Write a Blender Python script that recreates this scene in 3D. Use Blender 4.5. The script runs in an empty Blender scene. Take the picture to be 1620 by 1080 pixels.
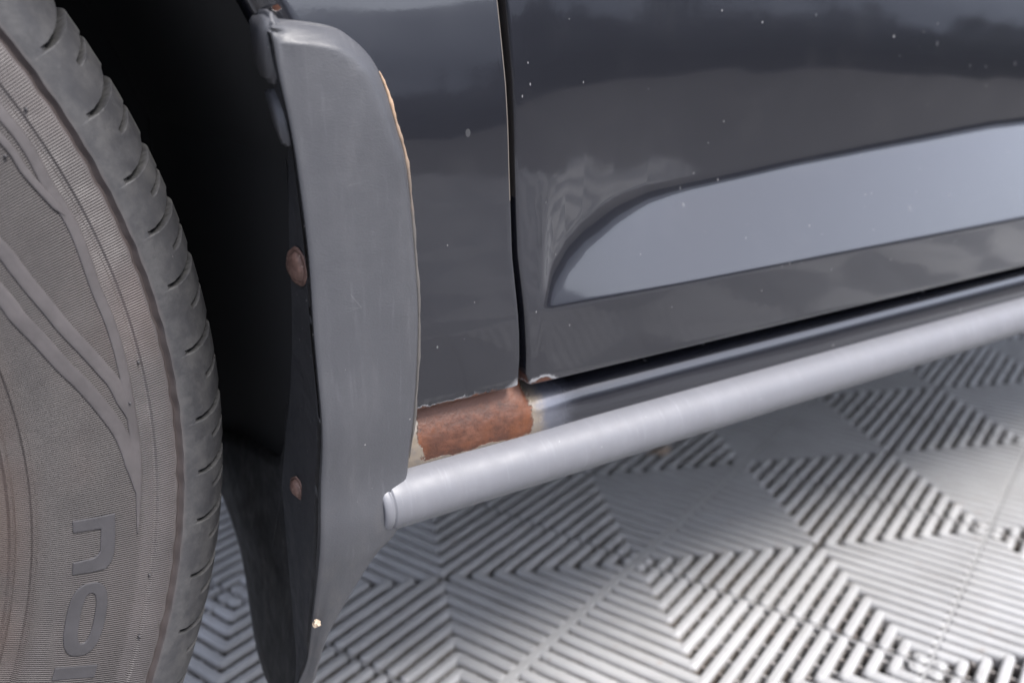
import bpy, math, random
import numpy as np
from mathutils import Vector, Matrix
random.seed(4); rng = np.random.default_rng(4)
SC = bpy.context.scene; COL = SC.collection
# World frame: x = towards the rear of the car, y = into the car, z = up, metres.

# ---------------------------------------------------------------- camera
cd = bpy.data.cameras.new('camera'); cam = bpy.data.objects.new('camera', cd); COL.objects.link(cam)
cd.sensor_width = 36; cd.lens = 32.33; cd.clip_start = .02; cd.clip_end = 2000
right = Vector((.83179936, -.55505895, .00440416)); down = Vector((-.17344411, -.26744029, -.94783587)); fwd = Vector((.52728263, .78764539, -.31872836))
cam.matrix_world = Matrix(((right.x, -down.x, -fwd.x, 0), (right.y, -down.y, -fwd.y, 0), (right.z, -down.z, -fwd.z, .4932), (0, 0, 0, 1)))
cd.dof.use_dof = True; cd.dof.focus_distance = .42; cd.dof.aperture_fstop = 6.6
SC.camera = cam

# ---------------------------------------------------------------- sky, sun, exposure
SUN_EL, SUN_AZ = math.radians(55), math.radians(-68)      # azimuth of the sun from +x, measured towards +y
W = bpy.data.worlds.new('World'); SC.world = W; W.use_nodes = True
wn = W.node_tree.nodes; wl = W.node_tree.links
bg = wn['Background']
sky = wn.new('ShaderNodeTexSky'); sky.sky_type = 'NISHITA'; sky.sun_disc = False
sky.sun_elevation = SUN_EL; sky.sun_rotation = math.pi/2 - SUN_AZ
sky.air_density = 1.0; sky.dust_density = 1.6; sky.ozone_density = 1.0
hs = wn.new('ShaderNodeHueSaturation'); hs.inputs['Saturation'].default_value = .50; hs.inputs['Hue'].default_value = .515
wl.new(sky.outputs[0], hs.inputs['Color']); wl.new(hs.outputs[0], bg.inputs[0]); bg.inputs[1].default_value = .13
sd = bpy.data.lights.new('sun', 'SUN'); sun = bpy.data.objects.new('sun', sd); COL.objects.link(sun)
sd.energy = 1.75; sd.angle = math.radians(20); sd.color = (1, .96, .92)
sv = Vector((math.cos(SUN_EL)*math.cos(SUN_AZ), math.cos(SUN_EL)*math.sin(SUN_AZ), math.sin(SUN_EL)))
sun.rotation_euler = sv.to_track_quat('Z', 'Y').to_euler()
vs = SC.view_settings; vs.view_transform = 'Standard'; vs.look = 'None'; vs.gamma = 1; vs.use_curve_mapping = False
vs.exposure = 1.85

# ---------------------------------------------------------------- materials
def mat(name, col=(.5, .5, .5), rough=.5, **kw):
    m = bpy.data.materials.new(name); m.use_nodes = True
    b = m.node_tree.nodes['Principled BSDF']
    b.inputs['Base Color'].default_value = (*col, 1); b.inputs['Roughness'].default_value = rough
    for k, v in kw.items(): b.inputs[k.replace('_', ' ')].default_value = v
    return m
class N:                                                  # tiny node helper
    def __init__(s, m): s.m = m; s.t = m.node_tree; s.b = s.t.nodes['Principled BSDF']
    def n(s, typ, **kw):
        x = s.t.nodes.new('ShaderNode'+typ)
        for k, v in kw.items(): setattr(x, k, v)
        return x
    def l(s, a, b): s.t.links.new(a, b)
    def val(s, inp, v):
        if hasattr(v, 'is_linked') or isinstance(v, bpy.types.NodeSocket): s.l(v, inp)
        else: inp.default_value = v
    def pos(s): return s.n('TexCoord').outputs['Object']
    def sep(s, v): x = s.n('SeparateXYZ'); s.l(v, x.inputs[0]); return x.outputs
    def scl(s, v, sc): x = s.n('Mapping'); x.inputs['Scale'].default_value = sc; s.l(v, x.inputs[0]); return x.outputs[0]
    def noise(s, v, scale, det=3, rough=.55, out='Fac'):
        x = s.n('TexNoise'); s.l(v, x.inputs['Vector']); x.inputs['Scale'].default_value = scale
        x.inputs['Detail'].default_value = det; x.inputs['Roughness'].default_value = rough; return x.outputs[out]
    def math(s, op, a, b=None, c=None, clamp=False):
        x = s.n('Math', operation=op, use_clamp=clamp)
        for i, v in enumerate((a, b, c)):
            if v is not None: s.val(x.inputs[i], v)
        return x.outputs[0]
    def ramp(s, v, a, b, c=0., d=1.):
        x = s.n('MapRange', interpolation_type='SMOOTHSTEP'); s.val(x.inputs[0], v)
        for i, q in enumerate((a, b, c, d)): x.inputs[i+1].default_value = q
        return x.outputs[0]
    def mix(s, f, a, b):
        x = s.n('Mix', data_type='RGBA'); s.val(x.inputs[0], f)
        for i, v in ((6, a), (7, b)):
            if isinstance(v, tuple): x.inputs[i].default_value = (*v, 1)
            else: s.l(v, x.inputs[i])
        return x.outputs[2]
    def bump(s, h, strength, dist, prev=None):
        x = s.n('Bump'); x.inputs['Strength'].default_value = strength; x.inputs['Distance'].default_value = dist
        s.l(h, x.inputs['Height'])
        if prev is not None: s.l(prev, x.inputs['Normal'])
        return x.outputs[0]
    def specks(s, v, scale, size, keep):                  # sparse dots: grit, dust, stone chips
        x = s.n('TexVoronoi'); s.l(v, x.inputs['Vector']); x.inputs['Scale'].default_value = scale
        sp = s.sep(x.outputs['Color'])
        thr = s.math('MULTIPLY', sp[1], size)
        dot = s.math('LESS_THAN', x.outputs['Distance'], thr)
        return s.math('MULTIPLY', dot, s.math('LESS_THAN', sp[0], keep))
    def col(s, c): s.l(c, s.b.inputs['Base Color'])
    def rgh(s, c): s.l(c, s.b.inputs['Roughness'])
    def nrm(s, c): s.l(c, s.b.inputs['Normal'])

def paint(name, rust=None):
    m = mat(name, (.030, .030, .034), .42); k = N(m); p = k.pos()
    m.node_tree.nodes['Principled BSDF'].inputs['Coat Weight'].default_value = 1
    k.b.inputs['Coat IOR'].default_value = 1.46; k.b.inputs['Metallic'].default_value = .25
    fl = k.noise(p, 9, 3)
    base = k.mix(fl, (.010, .0105, .0150), (.0145, .015, .0200))
    d1 = k.specks(p, 60, .055, .42); d2 = k.math('MAXIMUM', k.specks(k.scl(p, (1.3, .9, .8)), 150, .085, .34), k.math('MULTIPLY', k.specks(k.scl(p, (1, 1, .7)), 85, .16, .2), .28))
    sp = k.math('MAXIMUM', d1, d2)
    film = k.ramp(k.noise(p, 26, 6, .7), .5, .8, 0, .022)
    c = k.mix(film, base, (.30, .29, .28)); c = k.mix(k.math('MULTIPLY', sp, .5), c, (.22, .215, .21))
    rg = k.math('ADD', k.ramp(film, 0, .05, .05, .085), k.math('MULTIPLY', sp, .5))
    wav = k.noise(k.scl(p, (1, 1, 2.2)), 7, 2); b = k.bump(wav, .16, .005)
    b = k.bump(k.noise(p, 300, 2), .02, .0003, b)
    if rust:
        x, y, z = k.sep(p)
        wob = k.math('MULTIPLY', k.math('SUBTRACT', k.noise(p, 120, 7, .72), .5), .019)
        wob2 = k.math('MULTIPLY', k.math('SUBTRACT', k.noise(k.scl(p, (1, 1, 1.01)), 75, 7, .7), .5), .014)
        if rust == 'sill':
            u = k.math('ADD', x, wob); w = k.math('ADD', z, k.math('MULTIPLY', wob2, .55))
            f = k.math('MULTIPLY', k.ramp(u, .2545, .2558, 1, 0), k.ramp(u, .1888, .1897))
            f = k.math('MULTIPLY', f, k.ramp(w, .2940, .2946)); edge = k.math('MULTIPLY', k.ramp(u, .2560, .2670, 1, 0), k.ramp(k.noise(p, 200, 5, .7), .25, .55, .55, 1))
            grey = k.ramp(u, .262, .290, 1, 0)
        elif rust == 'fender':
            dist = k.math('ADD', k.math('ADD', k.math('MULTIPLY', k.math('SUBTRACT', .2460, x), .60), k.math('SUBTRACT', z, .3240)), k.math('MULTIPLY', wob, .25))
            grey = k.ramp(dist, .003, .0075, 1, 0); edge = grey
            f1 = k.math('ADD', z, k.math('MULTIPLY', wob, .55)); f = k.math('MULTIPLY', k.ramp(f1, .3242, .3250, 1, 0), k.ramp(x, .225, .236, 1, 0))
            edge = k.math('MAXIMUM', edge, k.math('MULTIPLY', k.ramp(f1, .3249, .3255, 1, 0), k.ramp(x, .205, .225, 1, 0)))
            cx_ = k.math('POWER', k.math('SUBTRACT', x, .1322), 2); cz_ = k.math('POWER', k.math('SUBTRACT', z, .5015), 2); cd_ = k.math('ADD', k.math('SQRT', k.math('ADD', cx_, cz_)), k.math('MULTIPLY', wob, .2)); f = k.math('MAXIMUM', f, k.ramp(cd_, .0010, .0014, 1, 0))
        else:
            dx = k.math('SUBTRACT', x, .2585); dz = k.math('SUBTRACT', z, .3205)
            dd = k.math('ADD', k.math('SQRT', k.math('ADD', k.math('POWER', k.math('MULTIPLY', dx, .55), 2), k.math('POWER', dz, 2))), k.math('MULTIPLY', wob, .30))
            f = k.ramp(dd, .0044, .0050, 1, 0); edge = k.ramp(dd, .0052, .0066, 1, 0); grey = edge
        if rust == 'sill':
            c = k.mix(k.math('MULTIPLY', grey, .8), c, (.10, .105, .13))
        c = k.mix(k.math('MULTIPLY', edge, .9 if rust == 'sill' else .75), c, (.20, .165, .125) if rust == 'sill' else (.32, .32, .33))
        rn = k.noise(p, 240, 6, .7); rn2 = k.noise(p, 45, 4, .6)
        rc = k.mix(k.ramp(rn, .3, .72), (.042, .015, .008), (.088, .032, .017)); rc = k.mix(k.ramp(rn2, .45, .70), rc, (.112, .036, .012))
        rc = k.mix(k.ramp(k.noise(p, 130, 5, .7), .60, .68), rc, (.040, .017, .011))
        if rust == 'sill': rc = k.mix(k.ramp(z, .3125, .319, 0, .85), rc, (.10, .028, .008))
        rc = k.mix(k.ramp(k.noise(k.scl(p, (1, 1, 2.5)), 34, 6, .7), .52, .72, 0, .6), rc, (.150, .068, .044))
        c = k.mix(f, c, rc)
        rg = k.math('ADD', rg, k.math('MULTIPLY', f, .22))
        k.l(k.math('SUBTRACT', 1, k.math('MAXIMUM', f, k.math('MULTIPLY', edge, .6)), clamp=True), k.b.inputs['Coat Weight'])
        k.l(k.math('MULTIPLY', k.math('SUBTRACT', 1, f, clamp=True), .25), k.b.inputs['Metallic'])
        hh = k.math('ADD', k.math('MULTIPLY', k.math('MULTIPLY', rn, f), .6), k.math('MULTIPLY', f, -.7))
        b = k.bump(hh, .8, .0010, b)
    k.col(c); k.rgh(k.math('ADD', rg, .18)); k.l(rg, k.b.inputs['Coat Roughness']); k.nrm(b); k.l(b, k.b.inputs['Coat Normal'])
    return m

M_fender = paint('fender_paint', 'fender'); M_door = paint('door_paint', 'door'); M_sill = paint('sill_paint', 'sill')
M_edge = mat('chipped_edge_paint', (.10, .088, .075), .45)
M_black = mat('wheelhouse_black', (.004, .004, .0045), .9)
M_under = mat('underbody_black', (.02, .02, .02), .8)

def plastic(name, c0, c1, grain=1.0, spk=.5, rough=.5):
    m = mat(name, c0, rough); k = N(m); p = k.pos()
    dirt = k.ramp(k.noise(k.scl(p, (1.6, 1, .5)), 38, 6, .68), .45, .75, 0, .55)
    c = k.mix(dirt, c0, c1)
    c = k.mix(k.ramp(k.noise(k.scl(p, (6, 1, .6)), 60, 4, .6), .55, .8, 0, .25), c, tuple(v*1.7 for v in c1))
    gz = k.sep(p)[2]; grime = k.math('MULTIPLY', k.ramp(k.math('ADD', gz, k.math('MULTIPLY', k.noise(p, 18, 5, .7), .10)), .24, .38, 1, 0), k.ramp(k.noise(k.scl(p, (1, 1, .35)), 120, 6, .75), .45, .75))
    c = k.mix(k.math('MULTIPLY', grime, .35), c, (.115, .105, .095))
    sp = k.math('MAXIMUM', k.specks(k.scl(p, (1.2, 1, .8)), 110, .055, .2), k.specks(p, 240, .10, .18))
    x = k.n('TexVoronoi', feature='DISTANCE_TO_EDGE'); k.l(k.scl(p, (1, 1, 3.2)), x.inputs['Vector']); x.inputs['Scale'].default_value = 55
    scr = k.math('MULTIPLY', k.math('LESS_THAN', x.outputs['Distance'], .010), k.math('GREATER_THAN', k.noise(p, 40, 2), .66))
    sp = k.math('MAXIMUM', sp, k.math('MULTIPLY', scr, .16))
    c = k.mix(k.math('MULTIPLY', sp, spk), c, (.55, .54, .52)); k.col(c)
    k.rgh(k.ramp(k.noise(p, 90, 4), .3, .7, rough-.06, rough+.08))
    b = k.bump(k.noise(k.scl(p, (1, 1, 1.6)), 900, 3, .6), .35*grain, .0006); k.nrm(k.bump(k.noise(p, 30, 2), .25, .0015, b))
    return m
M_flap = plastic('grey_grained_plastic', (.050, .051, .057), (.070, .070, .076), .6, .4, .46)
M_flapface = plastic('dirty_black_plastic', (.011, .012, .015), (.022, .022, .025), .7, .3, .6)
M_tongue = plastic('black_flexible_rubber', (.0035, .0035, .004), (.008, .008, .009), .5, .1, .62)
M_tube = plastic('satin_grey_plastic', (.125, .127, .140), (.150, .152, .166), .25, .4, .5)
M_rib = None

def rubber():
    m = mat('tyre_rubber', (.05, .05, .052), .62); k = N(m); p = k.pos(); x, y, z = k.sep(p)   # tyre axis = local y, outward = -y
    r = k.math('SQRT', k.math('ADD', k.math('POWER', x, 2), k.math('POWER', z, 2)))
    th = k.math('ARCTAN2', z, x)
    hatch = k.math('SINE', k.math('MULTIPLY', th, 1700))
    side = k.math('MULTIPLY', k.ramp(r, .206, .208), k.ramp(r, .2965, .2985, 1, 0))
    fade = k.ramp(r, .279, .283, 1, .35)
    h = k.math('MULTIPLY', k.math('MULTIPLY', hatch, side), fade)
    dust = k.ramp(k.noise(p, 16, 5, .6), .35, .7)
    c = k.mix(dust, (.058, .052, .052), (.082, .072, .071))
    brown = k.math('MULTIPLY', k.ramp(r, .225, .245, 1, 0), k.ramp(k.noise(p, 22, 4), .3, .6, .2, .7))
    c = k.mix(brown, c, (.080, .050, .040))
    br2 = k.math('MULTIPLY', k.ramp(k.noise(p, 11, 3), .52, .68, 0, .25), side); c = k.mix(br2, c, (.105, .072, .064))
    c = k.mix(k.math('MULTIPLY', k.ramp(h, -1, .3, .65, 0), side), c, (.022, .019, .019))
    tread = k.ramp(r, .3005, .304); ct = k.mix(k.ramp(k.noise(p, 75, 6, .75), .36, .70), (.028, .028, .031), (.054, .053, .054))
    c = k.mix(tread, c, ct)
    c = k.mix(k.math('MULTIPLY', k.ramp(r, .3275, .3315), .65), c, (.135, .133, .130))  # paler outer tread puts the silhouette's light from the rear into the colour
    deep = k.math('MULTIPLY', k.ramp(r, .2982, .2990), k.ramp(r, .3014, .3024, 1, 0)); c = k.mix(k.math('MULTIPLY', deep, .7), c, (.030, .021, .020))
    ua = k.n('Attribute'); ua.attribute_name = 'groove_shade'; c = k.mix(ua.outputs['Fac'], c, (.012, .012, .012))  # near-black groove colour paints in the shade between the tread blocks
    c = k.mix(k.math('MULTIPLY', k.specks(p, 130, .08, .12), .5), c, (.40, .38, .36)); k.col(c)
    b = k.bump(h, .9, .0005); b = k.bump(k.noise(p, 160, 5, .7), .35, .0009, b); k.nrm(b)
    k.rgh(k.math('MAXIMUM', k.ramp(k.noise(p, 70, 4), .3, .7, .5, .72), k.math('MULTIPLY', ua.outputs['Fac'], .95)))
    return m
M_tyre = rubber()
def simple_rubber(name, c):
    m = mat(name, c, .6); k = N(m); p = k.pos()
    k.col(k.mix(k.ramp(k.noise(p, 60, 5, .65), .3, .7), tuple(v*.85 for v in c), tuple(v*1.2 for v in c)))
    k.nrm(k.bump(k.noise(p, 300, 4, .6), .3, .0005)); return m
M_band = simple_rubber('raised_rubber', (.060, .054, .055)); M_letter = simple_rubber('lettering_rubber', (.038, .036, .039))
M_rim = mat('dusty_alloy', (.28, .27, .26), .4, Metallic=.8)

def rust_m():
    m = mat('rusty_screw', (.2, .1, .07), .6); k = N(m); p = k.pos(); n = k.noise(p, 160, 5, .65)
    c = k.mix(k.ramp(n, .3, .7), (.050, .024, .018), (.125, .072, .057)); k.col(k.mix(k.ramp(k.noise(p, 420, 4), .62, .7), c, (.26, .20, .16)))
    k.nrm(k.bump(n, .8, .001)); return m
M_screw = rust_m()
M_edge_glint = mat('edge_glint_orange', (.62, .44, .27), .5)  # reflection on the flap's bevel, put into the strand's colour
k = N(M_edge_glint); p = k.pos(); z = k.sep(p)[2]; k.col(k.mix(k.ramp(k.math('ADD', z, k.math('MULTIPLY', k.noise(p, 60, 4), .06)), .44, .50), k.mix(k.noise(p, 140, 4), (.045, .045, .046), (.12, .108, .098)), k.mix(k.noise(p, 90, 4), (.20, .14, .10), (.44, .30, .19))))
M_chip = mat('bare_chip', (.34, .27, .20), .6)

def tile_m(name, base):
    m = mat(name, (base,)*3, .42); k = N(m); p = k.pos()
    g = k.n('NewGeometry').outputs['Position']; x, y, z = k.sep(g)
    oi = k.n('ObjectInfo').outputs['Random']
    c = k.mix(k.ramp(k.noise(g, 14, 5, .65), .3, .7), (base*.90, base*.895, base*.885), (base*1.08, base*1.08, base*1.085))
    c = k.mix(k.math('MULTIPLY', oi, .4), c, (base*.7,)*3)
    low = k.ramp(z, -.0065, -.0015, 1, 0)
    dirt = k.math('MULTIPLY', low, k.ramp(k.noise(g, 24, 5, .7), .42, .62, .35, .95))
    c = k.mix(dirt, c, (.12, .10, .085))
    c = k.mix(k.math('MULTIPLY', k.ramp(k.noise(g, 55, 5, .75), .58, .72), .4), c, (.24, .19, .15))
    c = k.mix(k.math('MULTIPLY', k.specks(g, 60, .07, .12), .6), c, (.16, .10, .06)); k.col(c)
    k.rgh(k.ramp(k.noise(g, 40, 3), .3, .7, .34, .5)); k.nrm(k.bump(k.noise(g, 380, 3), .2, .0005)); return m
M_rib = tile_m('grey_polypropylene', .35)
def ground_m():
    m = mat('dark_concrete', (.05, .05, .05), .9); k = N(m); g = k.n('NewGeometry').outputs['Position']
    k.col(k.mix(k.ramp(k.noise(g, 6, 8, .7), .3, .7), (.040, .038, .036), (.075, .072, .068))); k.nrm(k.bump(k.noise(g, 90, 5), .4, .004)); return m
M_ground = ground_m()

# ---------------------------------------------------------------- mesh helpers
def link(name, V, F, m, parent=None, smooth=True, mi=None):
    me = bpy.data.meshes.new(name); me.from_pydata([tuple(map(float, v)) for v in V], [], [tuple(int(i) for i in f) for f in F]); me.validate()
    ms = m if isinstance(m, (list, tuple)) else [m]
    for q in ms: me.materials.append(q)
    if mi is not None and len(mi) == len(me.polygons): me.polygons.foreach_set('material_index', mi)
    if smooth: me.polygons.foreach_set('use_smooth', [True]*len(me.polygons))
    me.update()
    o = bpy.data.objects.new(name, me); COL.objects.link(o)
    if parent is not None: o.parent = parent
    return o
def grid_faces(a, b, base=0, closed=False, flip=False):
    F = []
    for i in range(a-1):
        for j in range(b if closed else b-1):
            q = (base+i*b+j, base+i*b+(j+1) % b, base+(i+1)*b+(j+1) % b, base+(i+1)*b+j)
            F.append(q[::-1] if flip else q)
    return F
def fix_normals(o, toward=None):
    import bmesh
    bm = bmesh.new(); bm.from_mesh(o.data); bmesh.ops.recalc_face_normals(bm, faces=bm.faces[:]); bm.to_mesh(o.data); bm.free()
def crom(P, n):                                            # Catmull-Rom through rows of P
    P = np.asarray(P, float); t = np.linspace(0, len(P)-1, n); out = []
    for u in t:
        i = min(int(u), len(P)-2); f = u-i
        p0 = P[max(i-1, 0)]; p1 = P[i]; p2 = P[i+1]; p3 = P[min(i+2, len(P)-1)]
        out.append(.5*(2*p1+(p2-p0)*f+(2*p0-5*p1+4*p2-p3)*f*f+(3*p1-p0-3*p2+p3)*f**3))
    return np.array(out)
def sm(x, a, b):
    t = np.clip((x-a)/(b-a), 0, 1); return t*t*(3-2*t)
def tag(o, label=None, cat=None, group=None, kind=None):
    for k_, v in (('label', label), ('category', cat), ('group', group), ('kind', kind)):
        if v: o[k_] = v
    return o

# ---------------------------------------------------------------- ground and floor tiles
gv = [(-400, -400, -.016), (400, -400, -.016), (400, 400, -.016), (-400, 400, -.016)]
ground = tag(link('ground', gv, [(0, 1, 2, 3)], M_ground, smooth=False), kind='structure')
C = .2714
def tile_mesh(name, even):
    V, F = [], []
    def slab(x0, x1, y0, y1, z0, z1):
        b = len(V); V.extend([(x0, y0, z0), (x1, y0, z0), (x1, y1, z0), (x0, y1, z0), (x0, y0, z1), (x1, y0, z1), (x1, y1, z1), (x0, y1, z1)])
        F.extend([(b+4, b+5, b+6, b+7), (b, b+1, b+5, b+4), (b+1, b+2, b+6, b+5), (b+2, b+3, b+7, b+6), (b+3, b, b+4, b+7)])
    def rib(p, q, w, top=0., bot=-.0125):                  # capsule from p to q with a rounded top
        p = np.array(p); q = np.array(q); L = np.linalg.norm(q-p)
        if L < 1e-5: return
        d = (q-p)/L; nrm = np.array([-d[1], d[0]])
        ring = []
        for e, s in ((q, 1), (p, -1)):
            for a in np.linspace(-90, 90, 5)*s:
                ar = math.radians(a)
                ring.append((e, s*d*math.cos(ar)+ (nrm if s > 0 else nrm)*math.sin(ar)))
        n = len(ring); b = len(V)
        for rr, zz in ((1, bot), (.93, top-.0042), (.74, top-.0012), (.44, top)):
            for e, dr in ring: V.append((*(e+dr*w*rr), zz))
        for k_ in range(3):
            for i in range(n):
                F.append((b+k_*n+i, b+k_*n+(i+1) % n, b+(k_+1)*n+(i+1) % n, b+(k_+1)*n+i))
        F.append(tuple(b+3*n+i for i in range(n)))
    h = C/2; NR = 18; pitch = C/NR; w = .0050
    for i in range(NR):
        s = -h+(i+.5)*pitch; l = abs(s)+w*.10
        for sg in (-1, 1):
            # ribs reaching the u edges (run along u)
            wide = .0042 if (sg < 0) == even else .0012
            rib((sg*l, s), (sg*(h-wide-w*.55), s), w*1.27, top=-.0006)
            rib((s, sg*l), (s, sg*(h-.0006-w)), w) if h-.0006-w > l+.001 else None
    for k_ in range(14):                                   # cross bars below the ribs
        s = -h+(k_+.5)*C/14; e = abs(s)
        if e < .004: continue
        slab(s-.0016, s+.0016, -e, e, -.0125, -.0052); slab(-e, e, s-.0016, s+.0016, -.0125, -.0056)
    wl_, wr_ = (.0040, .0011) if even else (.0011, .0040)
    slab(-h+.0002, -h+wl_, -h+.0002, h-.0002, -.0125, -.0009); slab(h-wr_, h-.0002, -h+.0002, h-.0002, -.0125, -.0012)
    slab(-h+wl_, h-wr_, -h+.0002, -h+.0014, -.0125, -.0036); slab(-h+wl_, h-wr_, h-.0014, h-.0002, -.0125, -.0036)
    for sx, sy in ((1, 1), (1, -1), (-1, 1), (-1, -1)):     # moulded bosses in the corners and the centre
        if (sx > 0) == even:
            b = len(V); c0 = (sx*(h-.0075), sy*(h-.0075))
            for zz, rr in ((-.0125, .0062), (-.0016, .0062), (-.0010, .0054)):
                for a in range(10): V.append((c0[0]+rr*math.cos(a*math.tau/10), c0[1]+rr*math.sin(a*math.tau/10), zz))
            for q in range(2):
                for a in range(10): F.append((b+q*10+a, b+q*10+(a+1) % 10, b+q*10+10+(a+1) % 10, b+q*10+10+a))
            F.append(tuple(b+20+a for a in range(10)))
    me = bpy.data.meshes.new(name); me.from_pydata([tuple(map(float, v)) for v in V], [], F); me.update(); me.materials.append(M_rib); return me
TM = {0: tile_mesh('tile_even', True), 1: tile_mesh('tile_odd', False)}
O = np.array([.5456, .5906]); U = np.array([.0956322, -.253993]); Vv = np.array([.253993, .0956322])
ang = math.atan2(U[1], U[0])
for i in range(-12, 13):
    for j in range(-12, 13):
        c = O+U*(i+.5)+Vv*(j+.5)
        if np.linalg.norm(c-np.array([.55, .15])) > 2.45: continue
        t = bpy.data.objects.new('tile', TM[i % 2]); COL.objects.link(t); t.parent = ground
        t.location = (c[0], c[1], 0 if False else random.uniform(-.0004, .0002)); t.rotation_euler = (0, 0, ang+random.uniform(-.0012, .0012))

# ---------------------------------------------------------------- the car
car = bpy.data.objects.new('car', None); COL.objects.link(car); car.location = (0, 0, 0)
tag(car, 'dark grey car with rusted sill and grey mud flap on ribbed floor tiles', 'car')

GZ = np.array([.300, .3208, .3398, .3668, .3927, .4378, .4717, .5064, .56, .65, .85]); GX = np.array([.2476, .2473, .2464, .2428, .2393, .2370, .2359, .2335, .2300, .226, .222])
def gapx(z): return np.interp(z, GZ, GX)
# outward profile: slope of y against z, integrated; flare band, crease, roll-in at top
ZS = np.linspace(.300, .86, 1121)
def slope(x, z, door):
    zt = np.interp(x, [.13, .18, .204, .2335, .2369, .272, .31, .4, .506, .663, 1.2], [.473, .473, .4738, .480, .4853, .4963, .5017, .5067, .5079, .4971, .49])
    zu = np.interp(x, [.2500, .2540, .2561, .2600, .2636, .2740, .2869, .31, .3376, .4644, .6865, 1.6], [.3600, .3604, .3640, .3730, .3790, .3890, .3955, .4025, .4075, .4165, .4280, .445])
    g = .075+.0*z                                            # boundary value
    b0 = .055 if door else .085; up = np.where(z > zt, b0+.17*sm(z-zt, 0, .12), b0-(.015+b0)*sm(zt-z, 0, .05)) 
    band = (1. if door else 0.)*sm(x, .248, .262)
    if door: up = np.where(up > 0, up*(.84*math.hypot(x, .36)/.36 if x > .25 else 1.), up)
    wz = .0065+.0080*(1-sm(x, .27, .40)); fl = (.32+.18*sm(x, .256, .37))*band*(1-sm(z, zu-wz, zu+wz))
    mid = up+fl
    low = -.10
    return low+(mid-low)*sm(z, .3603, .3650)*1.0
def body_y(x, z, door=False):
    s = slope(x, ZS, door); k0 = np.searchsorted(ZS, .363)
    Y = np.concatenate([[0], np.cumsum((s[1:]+s[:-1])/2*np.diff(ZS))]); Y -= Y[k0]
    return .3545+np.interp(z, ZS, Y)
def hemmed(name, P, m, parent, closed_mi=None, out=.0016, deep=.014):
    """P[i][j] -> (x, y, z) grid; adds a rounded hem all round, turned inwards."""
    a, b = P.shape[:2]; V = [tuple(p) for p in P.reshape(-1, 3)]; F = grid_faces(a, b)
    loop = [(i, 0) for i in range(a)]+[(a-1, j) for j in range(1, b)]+[(i, b-1) for i in range(a-2, -1, -1)]+[(0, j) for j in range(b-2, 0, -1)]
    idx = [i*b+j for i, j in loop]; n = len(loop); ring = [idx]
    pts = np.array([V[k_] for k_ in idx]); ctr = P.reshape(-1, 3)
    tn = np.roll(pts, -1, 0)-np.roll(pts, 1, 0); tn = tn[:, [0, 2]]; tn /= np.linalg.norm(tn, axis=1)[:, None]+1e-9
    on = np.stack([tn[:, 1], -tn[:, 0]], 1)
    area = np.sum(pts[:, 0]*np.roll(pts[:, 2], -1)-np.roll(pts[:, 0], -1)*pts[:, 2])
    if area < 0: on = -on
    for f, dy in ((.45, .0002), (.8, .0007), (1., .0017), (1.0, deep)):
        s = len(V)
        for q in range(n): V.append((pts[q, 0]+on[q, 0]*out*f, pts[q, 1]+dy, pts[q, 2]+on[q, 1]*out*f))
        ring.append(list(range(s, s+n)))
    mi = [0]*len(F)
    for r0, r1 in zip(ring[:-1], ring[1:]):
        for q in range(n):
            F.append((r0[q], r0[(q+1) % n], r1[(q+1) % n], r1[q])); mi.append(1 if (closed_mi and closed_mi(pts[q], on[q])) else 0)
    o = link(name, V, F, m, parent, mi=mi); fix_normals(o); return o
HW = .0030                                                  # panel half gap incl. hem radius
# door
xs = np.concatenate([np.linspace(0, .16, 130), np.linspace(.163, .62, 70), np.linspace(.64, 1.25, 14)])
zs = np.concatenate([np.linspace(.3238, .3600, 14), np.linspace(.3606, .3650, 10), np.linspace(.3665, .44, 46), np.linspace(.4425, .56, 36), np.linspace(.57, .84, 14)])
P = np.zeros((len(xs), len(zs), 3))
for i, t in enumerate(xs):
    for j, z in enumerate(zs):
        x = gapx(z)+HW+t
        if z < .330: x += max(0, (.006-(z-.3238)))*.35*math.exp(-t/.004)
        P[i, j] = (x, 0, z)
XG = np.linspace(.225, 1.55, 400)**1.0; XG = np.concatenate([np.linspace(.225, .50, 276), np.linspace(.505, 1.55, 100)])
YG = np.array([body_y(x, ZS, True) for x in XG])                # field over x and z
kz = int(np.searchsorted(ZS, .50)); xr = np.linspace(.1, 1.6, 1501); D = np.interp(xr, XG, YG[:, kz])
g_ = np.exp(-.5*(np.arange(-90, 91)/20.)**2); g_ /= g_.sum(); Ds = np.convolve(np.pad(D, 90, mode='edge'), g_, 'valid')
dD = np.interp(XG, xr, Ds-D)
for q, x in enumerate(XG):
    zu = float(np.interp(x, [.2500, .2561, .2869, .3376, .4644, .6865, 1.6], [.3600, .3640, .3955, .4075, .4165, .4280, .445]))
    YG[q] += dD[q]*sm(ZS, zu-.004, zu+.06)
def field(x, z):
    a = np.interp(x, XG, np.arange(len(XG))); i0 = min(int(a), len(XG)-2); f = a-i0
    return (1-f)*np.interp(z, ZS, YG[i0])+f*np.interp(z, ZS, YG[i0+1])
for i in range(len(xs)):
    for j in range(len(zs)): P[i, j, 1] = field(P[i, j, 0], zs[j])
hemmed('door', P, [M_door, M_edge], car)
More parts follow.
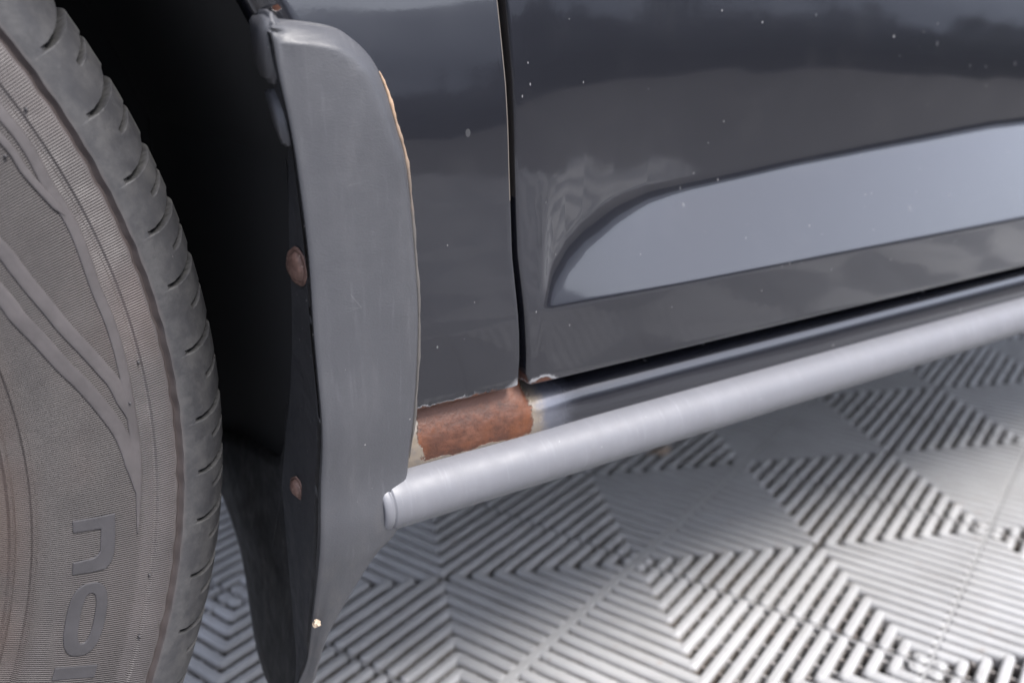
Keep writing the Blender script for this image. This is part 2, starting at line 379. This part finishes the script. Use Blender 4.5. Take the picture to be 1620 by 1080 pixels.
# fender, an arch-to-outline sheet
AR, AX, AZ = .375, -.208, .33
n1 = 190
a_end = math.pi
outl = [(gapx(z)-HW, z) for z in np.linspace(.3245, .84, 110)]+[(x, .84) for x in np.linspace(gapx(.84)-HW, -.75, 60)[1:]]+[(-.75, z) for z in np.linspace(.84, .34, 22)[1:]]
outl = np.array(outl); n1 = len(outl); arc = []
for k_ in range(n1):
    if k_ < 110: th = math.asin(min(1, (outl[k_, 1]-AZ)/AR)) if outl[k_, 1]-AZ < AR*.80 else None
    else: th = None
    arc.append(th)
last = max(i for i, t in enumerate(arc) if t is not None); a_last = arc[last]
for k_ in range(last+1, n1): arc[k_] = a_last+(math.pi-.02-a_last)*(k_-last)/(n1-1-last)
nj = 60; P = np.zeros((n1, nj, 3)); fj = np.linspace(0, 1, nj)**1.6
for i in range(n1):
    pin = np.array([AX+AR*math.cos(arc[i]), AZ+AR*math.sin(arc[i])])
    for j in range(nj):
        f = fj[j]; q = pin*(1-f)+outl[i]*f; P[i, j] = (q[0], 0, q[1])
        da = max(0, 1-(math.hypot(q[0]-AX, q[1]-AZ)-AR)/.010) if q[1] > AZ else 0
        if i < 6 and j > nj-6: P[i, j, 0] -= .0012*(6-i)/6*(j-(nj-6))/5
        P[i, j, 1] = body_y(q[0], q[1])+.0075*da**2
hemmed('fender', P, [M_fender, M_edge], car, closed_mi=lambda p, o_: o_[0] > .8 and p[2] > .42, out=.0012)
# dark structure behind the shut line (pillar) and the sill with its rust
def box(name, x0, x1, y0, y1, z0, z1, m, parent, r=.004):
    import bmesh
    bm = bmesh.new(); bmesh.ops.create_cube(bm, size=1); bmesh.ops.scale(bm, vec=(x1-x0, y1-y0, z1-z0), verts=bm.verts)
    bmesh.ops.translate(bm, vec=((x0+x1)/2, (y0+y1)/2, (z0+z1)/2), verts=bm.verts)
    bmesh.ops.bevel(bm, geom=bm.edges[:], offset=r, segments=2, affect='EDGES')
    me = bpy.data.meshes.new(name); bm.to_mesh(me); bm.free(); me.materials.append(m)
    o = bpy.data.objects.new(name, me); COL.objects.link(o); o.parent = parent; return o
box('door_pillar', .172, 1.45, .412, .45, .322, .84, M_black, car)
prof = [(.392, .332), (.388, .3235), (.3835, .3180), (.3780, .3153), (.3718, .3131), (.3674, .3103), (.3648, .3062), (.3634, .3005), (.3630, .2955), (.3642, .2905), (.3675, .2865), (.374, .284), (.40, .2835), (.45, .285)]
prof = crom(prof, 60); xx = np.concatenate([np.linspace(.168, .30, 160), np.linspace(.305, 1.5, 40)])
V = []
for x in xx:
    bul = .0022*sm(x, .30, .25)
    for (y, z) in prof:
        if z > .298: y = y*float(sm(x, .250, .260))+min(y, .3632+9*(z-.298)**2)*float(1-sm(x, .250, .260))
        V.append((x, y-bul*math.exp(-((z-.303)/.012)**2)+(.010*sm(x, .262, .245)*(-1 if z > .318 else 0))*0, z+.0*bul))
sill = link('sill', V, grid_faces(len(xx), len(prof)), M_sill, car); fix_normals(sill)
# side pipe along the sill, cut square at its front end
cy, cz, rr = .3635, .2785, .0146
V = []; ns = 40; st = [(.1668, .955), (.1674, .955), (.1677, .99), (.1683, 1.), (.18, 1.), (.25, 1.), (.45, 1.), (.80, 1.), (1.5, 1.)]
for x, f in st:
    for k_ in range(ns):
        a = k_*math.tau/ns; sx = 0
        V.append((x+sx*.25-.10*(math.cos(a))*rr*(1 if x < .2 else 0), cy+rr*f*math.cos(a)*1.02, cz+rr*f*math.sin(a)))
F = grid_faces(len(st), ns, closed=True)
pipe = link('side_pipe', V, F, M_tube, car); fix_normals(pipe)
V = []; cap = [(.1636, .40), (.1632, .70), (.1622, .80), (.1620, .88), (.1625, .945), (.1638, .985), (.1655, .995), (.1664, .985), (.1668, .955)]
for x, f in cap:
    for k_ in range(ns):
        a = k_*math.tau/ns; V.append((x-.10*math.cos(a)*rr, cy+rr*f*math.cos(a)*1.02, cz+rr*f*math.sin(a)))
V.append((.1636, cy, cz)); F = grid_faces(len(cap), ns, closed=True)+[(len(V)-1, (k_+1) % ns, k_) for k_ in range(ns)]
o = link('end_cap', V, F, M_tube, pipe); fix_normals(o)
box('pipe_mount', .36, 1.45, .366, .39, .270, .292, M_under, car, .002)
# underbody and wheelhouse
box('floor_pan', .20, 1.9, .40, 1.75, .255, .32, M_under, car)
V = []; LR = .372; lx = np.linspace(-.15, math.pi+.1, 60)
for y in np.linspace(.372, .66, 6):
    for a in lx:
        x = AX+LR*math.cos(a); z = AZ+LR*math.sin(a); V.append((x, y, z))
V2 = []
liner = link('wheel_arch_liner', V, grid_faces(6, 60), M_black, car)
box('wheelhouse_wall', -.75, .60, .66, .70, .18, .84, M_black, car)
box('inner_sill', .1475, .20, .40, .66, .245, .50, M_black, car)

# ---------------------------------------------------------------- mud flap
K = [(.1245, .3475, .4925), (.1249, .3475, .4900), (.1253, .3475, .487), (.1258, .3475, .482), (.1268, .3475, .474), (.1290, .3475, .459), (.1310, .3475, .442), (.1335, .3475, .408), (.1336, .3475, .372), (.1345, .3475, .330), (.1333, .351, .300),
     (.1319, .3515, .2783), (.1312, .3535, .2645), (.1307, .358, .2486), (.1302, .368, .2187), (.1300, .378, .1927), (.1270, .385, .1770), (.1235, .392, .1641)]
R_ = [(.1283, .3595, .4979), (.151, .3595, .4954), (.1614, .3595, .4902), (.1693, .3595, .4822), (.1744, .3595, .4709), (.1782, .3595, .4555), (.182, .3585, .4394), (.1845, .357, .4062), (.1859, .3555, .3711), (.1846, .3555, .3281), (.1812, .356, .295),
      (.1766, .356, .277), (.1708, .357, .2632), (.1596, .360, .2515), (.140+.0015, .372, .2124), (.1371, .380, .1886), (.1355, .386, .1736), (.1284, .394, .1573)]
L_ = [(0.1255, 0.358, 0.4925), (0.126, 0.359, 0.49), (0.1265, 0.36, 0.487), (0.1272, 0.361, 0.482), (0.129, 0.362, 0.474), (0.134, 0.3639, 0.4554), (0.134, 0.3642, 0.4419), (0.134, 0.3702, 0.4082), (0.134, 0.3733, 0.375), (0.134, 0.3811, 0.3429), (0.134, 0.3943, 0.3098)]
Lt = [(.143, .5828, .205), (.143, .5587, .1988), (.143, .5325, .1846), (.142, .5228, .1649), (.141, .5149, .1386), (.139, .4991, .1248), (.136, .4754, .1200), (.133, .45, .118)]
R_ = [(a, float(body_y(a, c))-.0004 if i < 11 else b, c) for i, (a, b, c) in enumerate(R_)]
NR_ = 150
Kd = crom(K, NR_); Rd = crom(R_, NR_)
FF = [0, .1, .2, .3, .4, .5, .6, .68, .76, .82, .87, .91, .94, .965, .985]; V = []
Rxz = Rd[:, [0, 2]]
Lup = crom(L_, 88)
def Lrow(i):
    t = i/(NR_-1)*(len(K)-1)
    if t <= 10: return Lup[min(87, int(round(t/10*87)))]
    return None
rows = []
for i in range(NR_):
    k_, r_ = Kd[i], Rd[i]; t = i/(NR_-1)*(len(K)-1)
    if t <= 10.4: l_ = Lup[min(87, int(round(min(t, 10)/10*87)))].copy(); l_[2] = min(l_[2], k_[2]+.002) if t < 2 else l_[2]
    else:
        f = (t-10.4)/(len(K)-1-10.4); l_ = np.array([.134, .394+.012*min(1, f*5), .310-.15*f])
    row = []
    for f in np.linspace(0, .93, 9): row.append(l_*(1-f)+k_*f)                      # forward face
    kc = k_
    d1 = (l_-k_); d1 /= np.linalg.norm(d1)+1e-9; d2 = (r_-k_); L2 = np.linalg.norm(d2); d2 /= L2+1e-9
    rr_ = min(.0042, L2*.25)
    for s in np.linspace(0, 1, 6): row.append((k_+d1*rr_)*(1-s)**2+2*k_*s*(1-s)+(k_+d2*rr_)*s*s)
    bdp = .0035+.0050*(1-float(sm(t, 4.5, 9))); bw = .0030+.0055*(1-float(sm(t, 3.5, 8.5)))
    bdp = min(bdp, L2*.3); bw = min(bw, L2*.45+.0005)
    for f in FF[1:]+[1.]:                                                              # outer face, crowned, with a rolled rim
        p = (k_+d2*rr_)*(1-f)+r_*f; p = p.copy()
        dd_ = float(np.min(np.hypot(Rxz[:, 0]-p[0], Rxz[:, 1]-p[2]))) if f < 1 else 0.
        rim_ = max(0., 1-dd_/bw); fb = k_[1]+(r_[1]-bdp-k_[1])*f**1.4-.0011*math.sin(math.pi*f)
        p[1] = fb+bdp*(.80*rim_+.20*rim_**4) if dd_ < bw else fb; row.append(p)
    p = r_.copy(); p[1] += .004; row.append(p); p = r_.copy()*.9+k_*.1; p[1] = r_[1]+.008; row.append(p)
    rows.append(row)
nb = len(rows[0]); V = [tuple(p) for row in rows for p in row]; F = grid_faces(NR_, nb)
mi = []
for i in range(NR_-1):
    for j in range(nb-1): mi.append(1 if j < 11 else 0)
# cap the top edge
s = len(V); top = rows[0]
for p in top: V.append((p[0], max(p[1], .357), p[2]+.0006))
for j in range(nb-1): F.append((j, j+1, s+j+1, s+j)); mi.append(0)
flap = link('mud_flap', V, F, [M_flap, M_flapface], car, mi=mi); fix_normals(flap)
# splash tongue: the flexible lower sheet behind the tyre
tp = [(.1365, .398, .326), (.1395, .425, .284), (.142, .4864, .2695), (.143, .5391, .2550), (.144, .5865, .2344), (.144, .5900, .212), (.143, .5587, .1988), (.142, .5325, .1846), (.142, .5228, .1649), (.141, .5149, .1386), (.138, .4991, .1248), (.134, .4754, .1225), (.1290, .440, .128), (.1250, .405, .140), (.1262, .396, .1600), (.1295, .3890, .1775), (.1322, .3820, .193), (.1330, .3725, .2187), (.1338, .3630, .2486), (.1345, .3590, .2645), (.1362, .3580, .300), (.1375, .366, .325)]
tp = np.array(tp); loopd = []
for k_ in range(len(tp)):
    p0, p1, p2, p3 = tp[k_-1], tp[k_], tp[(k_+1) % len(tp)], tp[(k_+2) % len(tp)]
    for f in (0, .33, .66): loopd.append(.5*(2*p1+(p2-p0)*f+(2*p0-5*p1+4*p2-p3)*f*f+(3*p1-p0-3*p2+p3)*f**3))
loopd = np.array(loopd); n = len(loopd); ctr = np.array([.137, .45, .215]); V = []; ringn = 9
for q in range(ringn):
    f = 1-q/ringn*.96; P_ = ctr+(loopd-ctr)*f; P_[:, 0] += .0030*np.sin((P_[:, 1]-.36)*34)*(1-f)*2+.0012
    V += [tuple(p) for p in P_]
F = grid_faces(ringn, n, closed=True); V.append((.139, .45, .215)); F += [((ringn-1)*n+k_, (ringn-1)*n+(k_+1) % n, len(V)-1) for k_ in range(n)]
b0 = len(V)                                               # thickness
for p in loopd: V.append((p[0]+.0045, p[1], p[2]))
F += [(k_, b0+k_, b0+(k_+1) % n, (k_+1) % n) for k_ in range(n)]; V.append((.145, .45, .215)); F += [(b0+k_, len(V)-1, b0+(k_+1) % n) for k_ in range(n)]
tg = link('splash_guard', V, F, M_tongue, car); fix_normals(tg)
# edge clips beside the flap's top
def plate(name, pts, x, th, m, parent, rnd=.0016):
    import bmesh
    bm = bmesh.new(); vs_ = [bm.verts.new((x, y, z)) for y, z in pts]; f = bm.faces.new(vs_)
    ex = bmesh.ops.extrude_face_region(bm, geom=[f]); mv = [v for v in ex['geom'] if isinstance(v, bmesh.types.BMVert)]
    bmesh.ops.translate(bm, vec=(th, 0, 0), verts=mv); bmesh.ops.recalc_face_normals(bm, faces=bm.faces[:])
    bmesh.ops.bevel(bm, geom=bm.edges[:], offset=rnd, segments=3, affect='EDGES', clamp_overlap=True)
    me = bpy.data.meshes.new(name); bm.to_mesh(me); bm.free(); me.materials.append(m)
    me.polygons.foreach_set('use_smooth', [True]*len(me.polygons))
    o = bpy.data.objects.new(name, me); COL.objects.link(o); o.parent = parent; return o
plate('edge_clip', [(0.3719, 0.4982), (0.3655, 0.501), (0.3561, 0.501), (0.3504, 0.4982), (0.3495, 0.493), (0.3509, 0.4737), (0.3619, 0.4744), (0.369, 0.4811), (0.3711, 0.4906)], .1243, .006, M_flap, flap, .0022)
plate('edge_clip', [(0.3722, 0.4711), (0.361, 0.4718), (0.3503, 0.4513), (0.3552, 0.4497), (0.3655, 0.4595)], .1284, .005, M_flap, flap, .0012)
# strand added for the pale orange reflection along the rear edge
def strand(name, pts, r, m, parent, n=8, taper=True):
    pts = np.array(pts); V = []; N_ = len(pts)
    for i, p in enumerate(pts):
        d = pts[min(i+1, N_-1)]-pts[max(i-1, 0)]; d /= np.linalg.norm(d); a = np.cross(d, [0, 1, 0]); a /= np.linalg.norm(a); b = np.cross(d, a)
        q = r*(.85+.2*math.sin(i*.9)+.15*math.sin(i*2.3+1))*(min(1, .2+i/6, .2+(N_-1-i)/6) if taper else 1)
        for k_ in range(n): V.append(tuple(p+a*q*math.cos(k_*math.tau/n)+b*q*math.sin(k_*math.tau/n)))
    F = grid_faces(N_, n, closed=True)+[tuple(range(n)), tuple(range((N_-1)*n, N_*n))]
    o = link(name, V, F, m, parent); fix_normals(o); return o
bd = np.array([p for p, t in ((Rd[i], i/(NR_-1)*17) for i in range(NR_)) if 3.4 < t < 9.9]); bd[:, 1] -= .0018; bd[:, 0] -= .0006
strand('edge_glint', bd, .0010, M_edge_glint, flap)
def screw(name, x, y, z, r):
    V = []; ring = [(0, 1.25), (.0005, 1.28), (.0007, 1.05), (.0003, .98), (.0012, .93), (.0022, .75), (.0028, .45), (.003, .12)]
    nn = Vector((-.985, -.17, -.02)).normalized(); a = nn.cross(Vector((0, 0, 1))).normalized(); b = nn.cross(a); c = Vector((x, y, z))
    for h, f in ring:
        for k_ in range(28):
            t = k_*math.tau/28; wob = 1+.05*math.sin(3*t+1)+.03*math.sin(7*t); V.append(tuple(c+a*(r*f*wob*math.cos(t))+b*(r*f*wob*math.sin(t))+nn*h))
    F = grid_faces(len(ring), 28, closed=True)+[tuple(range((len(ring)-1)*28, len(ring)*28))]
    o = link(name, V, F, M_screw, flap); fix_normals(o); return o
screw('screw', .1328, .3590, .4005, .0064); screw('screw', .1328, .3800, .2890, .0045)
bl = []
import bmesh
bm = bmesh.new(); bmesh.ops.create_icosphere(bm, subdivisions=2, radius=.0022)
for v in bm.verts: v.co *= random.uniform(.7, 1.15)
bmesh.ops.translate(bm, vec=(.1315, .3640, .2235), verts=bm.verts); me = bpy.data.meshes.new('torn_chip'); bm.to_mesh(me); bm.free(); me.materials.append(M_chip)
o = bpy.data.objects.new('torn_chip', me); COL.objects.link(o); o.parent = flap

# ---------------------------------------------------------------- tyre
yaw = math.atan2(.194, .981)
def wheel_part(name, V, F, m, mi=None, parent=car, smooth=True):
    o = link(name, V, F, m, parent, mi=mi, smooth=smooth)
    if parent is car: o.location = (-.208, .342, .33); o.rotation_euler = (0, 0, yaw)
    return o
side = [(.204, -.020), (.2055, -.012), (.210, -.006), (.216, -.0025), (.222, -.0014), (.2275, -.0010), (.2284, .0000), (.2296, .0000), (.2306, -.0006), (.2358, .0004), (.2364, .0013), (.2378, .0013), (.2386, .0010), (.244, .0022), (.250, .0031), (.258, .0037), (.266, .0039), (.274, .0036), (.281, .0031), (.2864, .0024), (.2870, .0014), (.2882, .0014), (.2890, .0021),
        (.293, .0017), (.2968, .0011), (.2985, .0004), (.2991, -.0010), (.3001, -.0018), (.3011, -.0010), (.3020, .0004), (.3045, .0007), (.309, .0000), (.3135, -.0014), (.3175, -.0034), (.3210, -.0056), (.3245, -.0085), (.3270, -.0113), (.3290, -.0142), (.3306, -.0175), (.3318, -.0210), (.3327, -.0250), (.3333, -.0300), (.3336, -.0360), (.3338, -.0440)]
mid = [(.3340, -.048), (.3340, -.0500), (.3270, -.0504), (.3270, -.0576), (.3340, -.0580), (.3342, -.082), (.3342, -.084), (.3272, -.0844), (.3272, -.0916), (.3342, -.092), (.3343, -.105)]
TW = .212
cut = [p for p in side if p[0] < .3130]; tail = [p for p in side if p[0] >= .3130]; ta = crom(tail, 46); side = cut+[tuple(p) for p in ta]
full = side+mid+[(r, -TW-o_) for r, o_ in reversed(mid[:-1])]+[(r, -TW-o_) for r, o_ in reversed(side)]
TH = np.concatenate([np.arange(-180, -32, .6), np.arange(-32, 40, .05), np.arange(40, 180, .6)]); NT = len(TH)
bigs = [(30.9, 1.), (25.7, 1.), (20.4, 1.), (16., 1.), (11.4, .9), (5.6, 1.), (-.5, 1.), (-5.3, .9), (-9.8, .9), (-15., 1.), (-20.2, 1.), (-26, 1.)]
smal = [28.3, 23., 17.9, 13.4, 8.4, 2.3, -3.1, -7.6, -12.4, -17.5, -23.]
t_ = 36.2
while t_ < 180: bigs.append((t_, 1.)); smal.append(t_-2.6); t_ += 5.2
t_ = -31.2
while t_ > -180: bigs.append((t_, 1.)); smal.append(t_+2.6); t_ -= 5.2
bigA = np.array([b[0] for b in bigs]); smA = np.array(smal)
prof = np.array(full); V = np.zeros((len(prof), NT, 3)); DEP = np.zeros((len(prof), NT))
wavy = .00025*np.sin(np.radians(TH)*150)+.0002*np.sin(np.radians(TH)*97+1)
for q, (r, o_) in enumerate(prof):
    oo = o_ if o_ > -TW/2 else -TW-o_                      # mirrored depth from the near face
    dep = np.zeros(NT)
    if r > .3120:
        lat = min(1, max(0, (-oo-.001)/.0125))               # 0 at shoulder start .. 1 on tread
        ca = bigA+(lat**1.3)*1.3-.6; d = np.min(np.abs(TH[:, None]-ca[None]), 1)
        wd = .12+.36*lat**1.2; dep = np.maximum(dep, .0115*min(1, lat*2+.12)*(1-sm(d, wd, wd+.12)))
        cs = smA+(lat**1.3)*1.1-.2; d = np.min(np.abs(TH[:, None]-cs[None]), 1); ls = max(0, (lat-.25)/.75)
        dep = np.maximum(dep, .0075*min(1, ls*3)*(1-sm(d, .15, .27)))
        if -oo > .05: dep = dep*0
    rad = r-dep
    if .2978 < r < .3035: rad = rad+wavy*(1 if r < .3012 else .6)
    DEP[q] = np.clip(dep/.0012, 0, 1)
    off = o_ if o_ > -TW/2 else o_
    th = np.radians(TH)
    V[q, :, 0] = rad*np.cos(th); V[q, :, 2] = np.maximum(rad*np.sin(th), -.3288); V[q, :, 1] = -off
    if r > .312 and oo < 0: V[q, :, 1] += (dep*.55 if o_ > -TW/2 else -dep*.55)
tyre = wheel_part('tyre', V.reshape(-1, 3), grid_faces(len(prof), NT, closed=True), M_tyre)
fix_normals(tyre); at = tyre.data.attributes.new('groove_shade', 'FLOAT', 'POINT'); at.data.foreach_set('value', DEP.reshape(-1).astype(np.float32)); tyre.data.set_sharp_from_angle(angle=math.radians(38))
pr, po = np.array([p[0] for p in side]), np.array([p[1] for p in side])
def sideoff(r): return np.interp(r, pr, po)
def ribbon(name, cr, wid, h=.0006, m=M_band, n=60):
    """raised moulding on the sidewall along a curve of (radius, angle deg)"""
    c = crom([(r*math.cos(math.radians(a)), r*math.sin(math.radians(a))) for r, a in cr], n); V = []
    for i, p in enumerate(c):
        d = c[min(i+1, n-1)]-c[max(i-1, 0)]; d /= np.linalg.norm(d); nn = np.array([-d[1], d[0]]); e = min(1, .15+i/8, .15+(n-1-i)/8) if True else 1
        for s, hh in ((-1, -.0006), (-.97, h*.55), (-.80, h), (-.3, h*1.02), (.3, h*1.02), (.80, h), (.97, h*.55), (1, -.0006)):
            q = p+nn*s*wid/2*e; V.append((q[0], -sideoff(np.hypot(*q))-hh, q[1]))
    o = link(name, V, grid_faces(n, 8), m, tyre); fix_normals(o)
    if True:
        me = o.data
    return o
ribbon('sidewall_band', [(.2805, 62), (.2822, 45), (.2823, 28.5), (.2815, 22.5), (.282, 19.0), (.2811, 16.5), (.2798, 13.3), (.2802, 10.7), (.2803, 8.2), (.28, 5.7), (.2796, 3.4), (.2795, -.5), (.2796, -5), (.2793, -10)], .0046)
ribbon('sidewall_band', [(.262, 45), (.2705, 34), (.2766, 27.0), (.2770, 24.1), (.279, 21.6), (.2812, 19.8)], .0032, .0008)
ribbon('sidewall_band', [(.246, 34), (.2500, 25), (.2549, 19.7), (.2562, 17.7), (.2575, 15.9), (.2598, 13.7), (.2628, 11.2), (.2675, 8.6), (.272, 6.3), (.275, 4.8), (.2776, 2.4), (.2790, .6)], .0058)
ribbon('sidewall_band', [(.236, 31), (.2420, 22), (.2475, 15.6), (.2490, 13.6), (.2529, 10.9), (.2575, 8.0), (.2627, 5.6), (.2676, 3.2), (.2729, .5), (.2756, -1.5), (.2775, -3.8), (.2785, -6)], .0062)
def glyph(polys):
    """flat raised letter; outline(s) in (radius, angle deg); outer outline and optional hole"""
    import bmesh
    bm = bmesh.new()
    def P3(r, a, h): t = math.radians(a); return (r*math.cos(t), -sideoff(r)-h, r*math.sin(t))
    outer = polys[0]
    if len(polys) == 1:
        a = [bm.verts.new(P3(r, t, .0006)) for r, t in outer]; b = [bm.verts.new(P3(r, t, -.0005)) for r, t in outer]
        bm.faces.new(a); [bm.faces.new((a[i], a[(i+1) % len(a)], b[(i+1) % len(a)], b[i])) for i in range(len(a))]
    else:
        inner = polys[1]; n = len(outer)
        L = [[bm.verts.new(P3(r, t, h)) for r, t in pl] for pl, h in ((outer, -.0005), (outer, .0006), (inner, .0006), (inner, -.0005))]
        for u, v in zip(L[:-1], L[1:]):
            for i in range(n): bm.faces.new((u[i], u[(i+1) % n], v[(i+1) % n], v[i]))
    bmesh.ops.recalc_face_normals(bm, faces=bm.faces[:])
    me = bpy.data.meshes.new('raised_letter'); bm.to_mesh(me); bm.free(); me.materials.append(M_letter)
    o = bpy.data.objects.new('raised_letter', me); COL.objects.link(o); o.parent = tyre
    md = o.modifiers.new('soft', 'BEVEL'); md.width = .0004; md.segments = 2; md.limit_method = 'ANGLE'
glyph([[(.2512, -7.4), (.2600, -7.45), (.2688, -7.5), (.2692, -9.5), (.2692, -11.4), (.2682, -12.3), (.2658, -12.9), (.2590, -13.05), (.2520, -13.05), (.2518, -11.75), (.2600, -11.6), (.2620, -11.35), (.2628, -11.0), (.2628, -8.75), (.2514, -8.65)]])
def stad(rc, ac, hr, ha, n=32, pw=2.6):
    out = []
    for k_ in range(n):
        t = k_*math.tau/n; c_, s_ = math.cos(t), math.sin(t)
        out.append((rc+hr*math.copysign(abs(c_)**(2/pw), c_)+ .0000, ac+ha*math.copysign(abs(s_)**(2/pw), s_)))
    return out
glyph([stad(.2604, -17.85, .0086, 3.75), stad(.2608, -17.75, .0030, 2.55)])
glyph([[(.2520, -22.65), (.2705, -22.65), (.2705, -23.95), (.2520, -23.95)]])
glyph([[(.2520, -25.3), (.2705, -25.3), (.2705, -26.6), (.2575, -27.8), (.2705, -29), (.2705, -30.3), (.2520, -30.3), (.2520, -29.2), (.2640, -29.2), (.2545, -28.2), (.2545, -27.4), (.2640, -26.4), (.2520, -26.4)]])
# vent nubs
for r, a in ((.2905, 27.8), (.2873, 5.8), (.2795, 2.6), (.2742, 25.8), (.2873, -14.5), (.2880, -20.5)):
    t = math.radians(a); V = []; c = Vector((r*math.cos(t), -sideoff(r), r*math.sin(t)))
    for h, f in ((-.0003, 1), (.0012, .9), (.0016, .4)):
        for k_ in range(8): V.append((c.x+.0007*f*math.cos(k_*math.tau/8), c.y-h, c.z+.0007*f*math.sin(k_*math.tau/8)))
    F = grid_faces(3, 8, closed=True)+[tuple(range(16, 24))]; o = link('vent_nub', V, F, M_letter, tyre); fix_normals(o)
# rim
rp = [(.210, -.012), (.208, -.006), (.205, -.006), (.202, -.012), (.199, -.024), (.185, -.030), (.15, -.022), (.09, -.016), (.055, -.012), (.050, -.004), (.02, -.003), (.001, -.003)]
rp = [(r, -o_) for r, o_ in rp]; V = []
for r, y in rp:
    for k_ in range(120):
        t = k_*math.tau/120; dish = 0
        if .08 < r < .19: dish = .016*sm(np.array(math.cos(5*t)), -.2, .5)*(-1)+.010
        V.append((r*math.cos(t), y+dish, r*math.sin(t)))
rim = wheel_part('rim', V, grid_faces(len(rp), 120, closed=True), M_rim); fix_normals(rim)

# ---------------------------------------------------------------- small debris on the floor
def debris(name, x, y, sx, sy, label, col):
    m = mat(name, col, .8); k = N(m); k.col(k.mix(k.noise(k.pos(), 300, 4), tuple(v*.6 for v in col), tuple(min(1, v*1.3) for v in col)))
    V = []; n = 12; q = random.random()*6
    for h, f in ((0, 1), (.0006, .95), (.0013, .5)):
        for k_ in range(n):
            t = k_*math.tau/n; w = 1+.28*math.sin(3*t+q)+.15*math.sin(5*t+2*q); V.append((sx*f*w*math.cos(t), sy*f*w*math.sin(t), h+.0012*math.sin(t*2+q)*f))
    V.append((0, 0, .0015)); F = grid_faces(3, n, closed=True)+[(24+k_, 24+(k_+1) % n, 36) for k_ in range(n)]
    o = link(name, V, F, m); o.location = (x, y, .0008); fix_normals(o); return tag(o, label, 'debris')
debris('dry_leaf_fragment', .7315, .7601, .017, .008, 'tan dry leaf fragment lying on floor tile ribs below the side pipe', (.42, .33, .26))

# ---------------------------------------------------------------- far hedge that closes the yard (seen only as a reflection)
V, F = [], []; hm = mat('hedge_leaves', (.035, .042, .026), .8)
def hh_(a): return 2.1+.22*math.sin(a*7)+.16*math.sin(a*19+1)+.08*math.sin(a*43)
NA = 360
for k_ in range(NA):
    a = k_*math.tau/NA
    for rad, z in ((16.0, -.02), (15.7, 1.0), (15.9, hh_(a)-.12), (16.6, hh_(a)-.05), (17.2, 1.0), (17.2, -.02)): V.append((rad*math.cos(a), rad*math.sin(a), z))
F = [(k_*6+j, k_*6+j+1, ((k_+1) % NA)*6+j+1, ((k_+1) % NA)*6+j) for k_ in range(NA) for j in range(5)]
for k_ in range(14000):
    a = rng.uniform(0, math.tau); rad = 16+rng.normal()*.35
    z = hh_(a)*(1-.5*rng.random()**3)+rng.normal()*.05; c = np.array([rad*math.cos(a), rad*math.sin(a), z]); s_ = rng.uniform(.05, .13)
    u = rng.normal(size=3); u /= np.linalg.norm(u); v = np.cross(u, rng.normal(size=3)); v /= np.linalg.norm(v)
    b = len(V); V += [tuple(c-u*s_-v*s_*.5), tuple(c+u*s_-v*s_*.4), tuple(c+u*s_*.6+v*s_*.6), tuple(c-u*s_*.8+v*s_*.5)]; F.append((b, b+1, b+2, b+3))
hd = link('hedge', V, F, hm, smooth=False); tag(hd, 'dark leafy hedge closing the yard, mirrored as the dark band in the door paint', 'hedge', kind='stuff')

V = []; F = []; WN = 12  # unseen ring wall, added to dim the low sky mirrored in the paint
for r_, z in ((17.6, -.1), (17.6, 4.3), (17.9, 4.3), (17.9, -.1)):
    for k_ in range(WN): V.append((r_*math.cos((k_+.3)*math.tau/WN), r_*math.sin((k_+.3)*math.tau/WN), z))
wm = mat('sky_dimmer_pale', (.20, .20, .205), .9); kw = N(wm); kw.col(kw.mix(kw.noise(kw.pos(), .8, 6, .65), (.70, .71, .74), (.80, .81, .84)))
wall = link('sky_dimmer_wall', V, grid_faces(4, WN, closed=True), wm, smooth=False); fix_normals(wall)
tag(wall, 'unseen pale wall added behind the hedge to dim the sky mirrored in the paint', 'wall')
